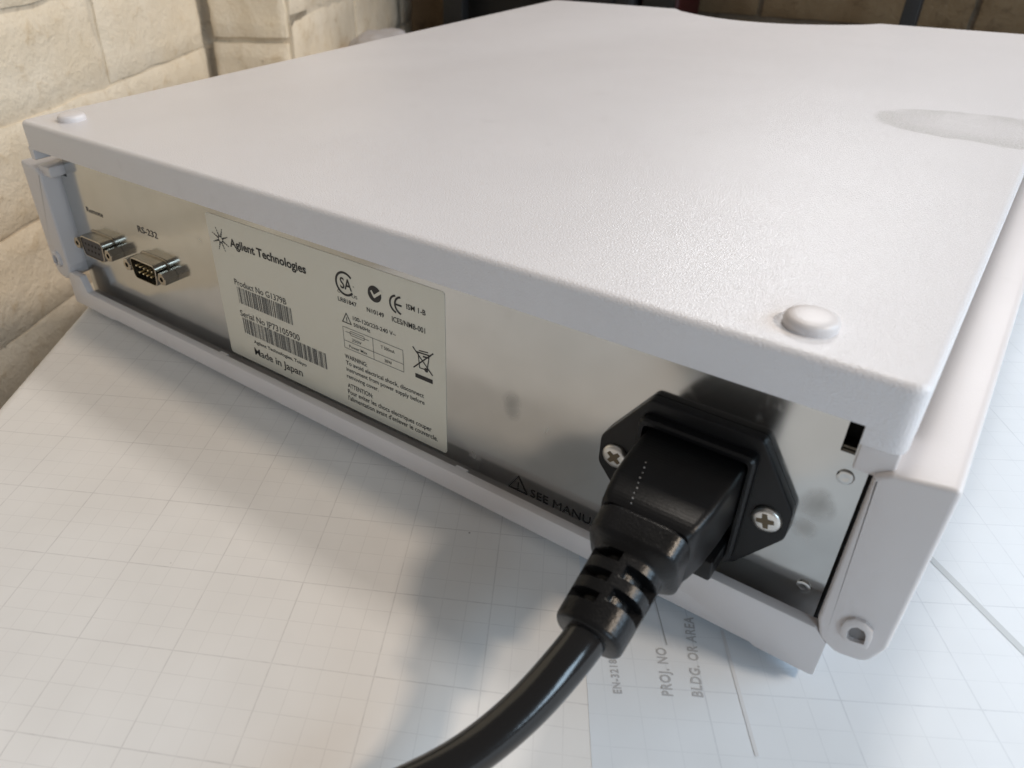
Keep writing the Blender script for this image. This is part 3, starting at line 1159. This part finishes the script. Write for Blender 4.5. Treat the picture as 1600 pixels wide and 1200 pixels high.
# crossed-out bin
P2 = lambda x, y: (lp3(x, y).x, lp3(x, y).z)
segs = [(P2(1005, 665), P2(1097, 801), 0.00046), (P2(1009, 761), P2(1100, 699), 0.00046)]
segs += chain([P2(1029, 690), P2(1082, 708), P2(1072, 776), P2(1037, 764)], True)
segs += [(P2(1024, 689), P2(1088, 710), 0.0005), (P2(1034, 683), P2(1076, 694)), (P2(1054, 712), P2(1078, 719), 0.0006)]
strokes('bin_symbol', segs, 'ink', LAB, YL, 0.00036)
disk('bin_wheel', P2(1068, 776), 0.0008, 'ink', LAB, YL - 0.00003, 16)
a, b = P2(1018, 800), P2(1097, 829)
zc = (a[1] + b[1]) / 2
strokes('bin_bar', [((a[0] + 0.0003, zc), (b[0] - 0.0003, zc))], 'ink', LAB, YL, 0.0016)

# --- print on the steel
YS = YP - 0.00012


def ptext(s, u0, v0, u1, v1, vtop, bold=0.0, mat='greyink'):
    a, b, t = PX(u0, v0, 'y', YS), PX(u1, v1, 'y', YS), PX(u0, vtop, 'y', YS)
    sharp_text('printed_line', s, a.x, (a.z + b.z) / 2, b.x - a.x, t.z - a.z, M[mat], panel, y=YS, bold=bold)


ptext('SEE MANUAL', 828, 778, 948, 831, 766, -0.004, 'ink')
ptext('Remote', 136, 331, 161, 339.5, 324, 0.0)
ptext('RS-232', 216, 362, 246.5, 373.5, 353, 0.004)
p, q, t = PX(809, 744, 'y', YS), PX(795, 760, 'y', YS), PX(823, 773, 'y', YS)
zz = (q.z + t.z) / 2
tri_warning((q.x + t.x) / 2, p.z, q.x, zz, t.x, zz, panel, YS, 0.00045)


# --- nine pole data connectors
def dshape(cx_, cz_, wt, wb, h, r):
    return rpoly([(cx_ - wb / 2, cz_ - h / 2), (cx_ + wb / 2, cz_ - h / 2), (cx_ + wt / 2, cz_ + h / 2), (cx_ - wt / 2, cz_ + h / 2)], r, 5)


def connector(u0, v0, u1, v1, male):
    yf = YP - 0.0062
    a, b = PX(u0, v0, 'y', yf), PX(u1, v1, 'y', yf)
    cx_, cz_ = (a.x + b.x) / 2, (a.z + b.z) / 2
    bm = bmesh.new()
    prism(bm, dshape(cx_, cz_, 0.0204, 0.0176, 0.0112, 0.003), YP - 0.0004, YP - 0.0001, 0.0001, 0, XZ, 2)
    con = part('data_connector', bm, M['nickel'])
    # D shell: open tube
    so = dshape(cx_, cz_, 0.0186, 0.0160, 0.0096, 0.0026)
    si = inset(so, 0.0005)
    bm = bmesh.new()
    V = [[bm.verts.new((x, y, z)) for x, z in o] for o, y in ((so, YP - 0.0002), (so, yf + 0.0002), (inset(so, 0.0002), yf), (si, yf), (si, YP - 0.0012))]
    n = len(so)
    for i in range(4):
        for q in range(n):
            bm.faces.new((V[i][q], V[i][(q + 1) % n], V[i + 1][(q + 1) % n], V[i + 1][q]))
    link('shell', mesh(bm, 'shell', 40), M['nickel'], con)
    bm = bmesh.new()
    prism(bm, inset(so, 0.00065), (YP - 0.0016) if male else (yf + 0.0003), YP - 0.0013, 0, 0, XZ)
    link('insulator', mesh(bm, 'insulator', 0), M['blueins'] if not male else M['dark'], con)
    pm = None
    for row, cnt, dz in ((0, 5, 0.00142), (1, 4, -0.00142)):
        for k in range(cnt):
            px = cx_ + (k - (cnt - 1) / 2) * 0.00277
            bm = bmesh.new()
            if male:
                lathe(bm, [(0.0005, 0), (0.0005, 0.0040), (0.00035, 0.0044), (0.0001, 0.0045)], (px, YP - 0.0016, cz_ + dz), 'y', 12)
                link('pin', mesh(bm, 'pin', 40), M['gold'], con)
            else:
                lathe(bm, [(0.0006, 0), (0.0005, 0.00012), (0.0001, 0.00010)], (px, yf + 0.00029, cz_ + dz), 'y', 12)
                link('socket', mesh(bm, 'socket', 0), M['dark'], con)
    for s in (-1, 1):
        x = cx_ + s * 0.0125
        bm = bmesh.new()
        hexa = [(x + 0.0029 * cos(pi / 3 * k + 0.2), cz_ + 0.0029 * sin(pi / 3 * k + 0.2)) for k in range(6)]
        n = 6
        circ = [(x + 0.0012 * cos(pi / 3 * k + 0.2), cz_ + 0.0012 * sin(pi / 3 * k + 0.2)) for k in range(6)]
        V = [[bm.verts.new((px, y, pz)) for px, pz in o] for o, y in ((hexa, YP - 0.0001), (hexa, yf + 0.0002), (inset(hexa, 0.0003), yf - 0.0001), (circ, yf - 0.0001), (circ, yf + 0.004))]
        for i in range(4):
            for q in range(n):
                bm.faces.new((V[i][q], V[i][(q + 1) % n], V[i + 1][(q + 1) % n], V[i + 1][q]))
        bm.faces.new(V[-1])
        link('jackscrew', mesh(bm, 'jackscrew', 40), M['nickel'], con)


connector(119, 379, 171, 401, False)
connector(195, 412, 256, 439, True)

# --- mains inlet with screws and fuse drawer
IX, IZ = 0.3034, 0.0316
yfl = YP - 0.0030
hexo = rpoly([(IX - 0.0132, 0.0128), (IX + 0.0150, 0.0128), (IX + 0.0250, 0.0272), (IX + 0.0250, 0.0360), (IX + 0.0148, 0.0528), (IX - 0.0130, 0.0528), (IX - 0.0250, 0.0360), (IX - 0.0250, 0.0272)],
             [0.002, 0.002, 0.004, 0.004, 0.002, 0.002, 0.004, 0.004], 4)
bm = bmesh.new()
prism(bm, hexo, YP - 0.0001, yfl, 0, 0.0006, XZ, 3)
# raised frame round the socket
fo = rpoly([(IX - 0.0142, 0.0150), (IX + 0.0150, 0.0150), (IX + 0.0150, 0.0490), (IX - 0.0142, 0.0490)], 0.0022, 4)
fi = rpoly([(IX - 0.0128, 0.0166), (IX + 0.0137, 0.0166), (IX + 0.0137, 0.0474), (IX - 0.0128, 0.0474)], 0.0016, 4)
V = [[bm.verts.new((x, y, z)) for x, z in o] for o, y in ((fo, yfl + 0.0003), (fo, yfl - 0.0028), (inset(fo, 0.0006), yfl - 0.0034), (fi, yfl - 0.0034), (fi, yfl - 0.0002))]
for i in range(4):
    n = len(fo)
    for q in range(n):
        bm.faces.new((V[i][q], V[i][(q + 1) % n], V[i + 1][(q + 1) % n], V[i + 1][q]))
INL = part('mains_inlet', bm, M['black'])
bm = bmesh.new()
box(bm, IX - 0.0110, IX + 0.0134, yfl - 0.0125, yfl + 0.0002, 0.0158, 0.0222, 0.0008)
link('fuse_drawer', mesh(bm, 'fuse_drawer', 40), M['black'], INL)
for s in (-1, 1):
    x, z = IX + s * 0.0200, IZ
    bm = bmesh.new()
    # countersunk head with a cross cut by a star of vertices
    n = 48
    th = 0.25 if s > 0 else 0.9
    rings = []
    for r_, dep in ((0.0036, 0.0), (0.0036, 0.0006), (0.0033, 0.0010), (0.0024, 0.00125), (0.0016, 0.0013), (0.0009, 0.0013), (0.0002, 0.0013)):
        ring = []
        for k in range(n):
            a = 2 * pi * k / n
            xx, zz2 = r_ * cos(a), r_ * sin(a)
            u = xx * cos(th) + zz2 * sin(th)
            v = -xx * sin(th) + zz2 * cos(th)
            ring.append((x + xx, yfl - dep, z + zz2))
        rings.append(ring)
    loft(bm, rings)
    sc = link('screw', mesh(bm, 'screw', 40), M['screw'], INL)
    bm = bmesh.new()
    arm, hw = 0.0021, 0.00055
    star = [(arm, -hw), (arm, hw), (hw * 1.3, hw * 1.3), (hw, arm), (-hw, arm), (-hw * 1.3, hw * 1.3), (-arm, hw), (-arm, -hw), (-hw * 1.3, -hw * 1.3), (-hw, -arm), (hw, -arm), (hw * 1.3, -hw * 1.3)]
    pts = [(x + p * cos(th) - q * sin(th), z + p * sin(th) + q * cos(th)) for p, q in star]
    prism(bm, pts, yfl - 0.00136, yfl - 0.0011, 0, 0, XZ)
    link('cross_recess', mesh(bm, 'cross_recess', 0), M['screwcut'], INL)

# ------------------------------------------------------------------ mains cord
CORD = empty('power_cord', (0.303, -0.02, TZ))
tag(CORD, 'black mains power cord plugged into the rear inlet, its thick cable curving over the paper', 'power cord')
inv = Matrix.Translation(-Vector(CORD.location))


def cpart(name, bm, mat, smooth=40):
    o = obj(name, bm, mat, CORD, smooth)
    o.matrix_parent_inverse = inv
    return o


# plug body: chamfered block that tapers a little towards the grip
def sect(cx_, cz_, hw, hh, ch, r, y, tilt=0.0, n=4):
    pts = [(cx_ - hw, cz_ - hh + ch), (cx_ - hw + ch, cz_ - hh), (cx_ + hw - ch, cz_ - hh), (cx_ + hw, cz_ - hh + ch), (cx_ + hw, cz_ + hh), (cx_ - hw, cz_ + hh)]
    o = rpoly(pts, [r * 0.6, r * 0.6, r * 0.6, r * 0.6, r, r], n)
    return [(x, y + tilt * (z - cz_), z) for x, z in o]


PCX, PCZ = 0.3040, 0.0352
prof = [(0.0040, 1.0, 0.0), (-0.0050, 1.0, 0.0), (-0.0100, 0.985, -0.0001), (-0.0160, 0.96, -0.0003), (-0.0215, 0.90, -0.0006), (-0.0240, 0.86, -0.0007), (-0.0250, 0.80, -0.0008)]
bm = bmesh.new()
loft(bm, [sect(PCX, PCZ + dz, 0.0127 * k, 0.0108 * k, 0.0045, 0.0020, y, 0.10) for y, k, dz in prof])
cpart('plug_body', bm, M['ribbed'])
bm = bmesh.new()
for k in range(9):
    t = k / 8
    q = PX(1009 - 24 * t + (k % 3) * 0.7, 722 + 62 * t, 'z', PCZ + 0.0106)
    bmesh.ops.create_icosphere(bm, subdivisions=1, radius=0.00020 + 0.00006 * (k % 2), matrix=Matrix.Translation((q.x, q.y, PCZ + 0.0106 - 0.02 * max(0, -q.y - 0.004))))
cpart('dust_glints', bm, M['dot'])  # pale specks painted for the highlights on dust

# strain relief: flattened tapering sleeve with staggered slots cut to its core
A = Vector((PCX, -0.0218, 0.0346))
B = Vector((PCX + 0.0002, -0.0482, 0.0268))
ax = (B - A)
LEN = ax.length
ax.normalize()
sx_ = Vector((1, 0, 0))
sx_ = (sx_ - ax * sx_.dot(ax)).normalized()
sz_ = sx_.cross(ax)
if sz_.z < 0:
    sz_ = -sz_
NR, NA = 150, 96
slots = []
for k, t in enumerate((0.375, 0.575, 0.775)):
    slots.append((t, 0.046, 98, 160))       # upper left
    slots.append((t, 0.046, 278, 340))
for k, t in enumerate((0.470, 0.690)):
    slots.append((t, 0.058, 4, 76))         # upper right
    slots.append((t, 0.058, 184, 256))
bm = bmesh.new()
rings = []
for i in range(NR + 1):
    t = i / NR
    if t < 0.22:                                # wide shoulder
        k = t / 0.22
        ra, rb = 0.0110 - 0.0003 * k, 0.0098 - 0.0004 * k
    elif t < 0.33:
        k = (t - 0.22) / 0.11
        k = k * k * (3 - 2 * k)
        ra, rb = 0.0107 - 0.0025 * k, 0.0094 - 0.0023 * k
    else:
        k = (t - 0.33) / 0.67
        ra, rb = 0.0082 - 0.0005 * k, 0.0071 - 0.0003 * k
    e = 1.0
    if t > 0.95:
        e = math.sqrt(max(0.0, 1 - ((t - 0.95) / 0.05) ** 2)) * 0.12 + 0.88
    if t < 0.03:
        e = 0.93 + 0.07 * math.sqrt(t / 0.03)
    ring = []
    for j in range(NA):
        a = 2 * pi * j / NA
        c_, s_ = cos(a), sin(a)
        ex = 4.2 if t < 0.22 else (4.2 - 1.8 * min(1, (t - 0.22) / 0.11))   # superellipse
        rr = (abs(c_ / ra) ** ex + abs(s_ / rb) ** ex) ** (-1 / ex) * e
        deg = math.degrees(a)
        for (ts, th_, d0, d1) in slots:
            if abs(t - ts) < th_ and d0 - 3 < deg < d1 + 3:
                f1 = min(1.0, (th_ - abs(t - ts)) / 0.010)
                f2 = min(1.0, (deg - d0 + 3) / 5, (d1 + 3 - deg) / 5)
                rr = rr * (1 - min(f1, f2)) + min(rr, 0.0050) * min(f1, f2)
        ring.append(A + ax * (t * LEN) + sx_ * (rr * c_) + sz_ * (rr * s_))
    rings.append(ring)
loft(bm, rings)
cpart('strain_relief', bm, M['rubber'], 50)


# cable
def catmull(P, n):
    out = []
    for i in range(1, len(P) - 2):
        for k in range(n):
            t = k / n
            p0, p1, p2, p3 = P[i - 1], P[i], P[i + 1], P[i + 2]
            out.append(0.5 * ((2 * p1) + (p2 - p0) * t + (2 * p0 - 5 * p1 + 4 * p2 - p3) * t * t + (3 * p1 - p0 - 3 * p2 + p3) * t ** 3))
    return out


def tube(bm, path, r, n=28):
    up = Vector((0, 0, 1))
    rings = []
    for i, p in enumerate(path):
        t = (path[min(i + 1, len(path) - 1)] - path[max(i - 1, 0)]).normalized()
        s = t.cross(up).normalized()
        u = s.cross(t)
        rings.append([p + s * (r * cos(2 * pi * k / n)) + u * (r * sin(2 * pi * k / n)) for k in range(n)])
    loft(bm, rings)


CR = 0.0046
zt0 = TZ + CR + 0.0002
cp = [Vector(q) for q in ((0.304, -0.027, 0.0330), (0.3042, -0.0440, 0.0280), (0.3030, -0.0530, 0.0235), (0.2990, -0.0650, 0.0155), (0.2925, -0.0775, 0.0080), (0.2830, -0.0910, 0.0025), (0.2700, -0.108, -0.0015), (0.255, -0.130, zt0), (0.23, -0.165, zt0), (0.20, -0.23, zt0), (0.16, -0.32, zt0), (0.14, -0.40, zt0))]
bm = bmesh.new()
tube(bm, catmull(cp, 10), CR)
cpart('cable', bm, M['cable'], 60)

# ------------------------------------------------------------------ render settings
scene.render.engine = 'CYCLES'
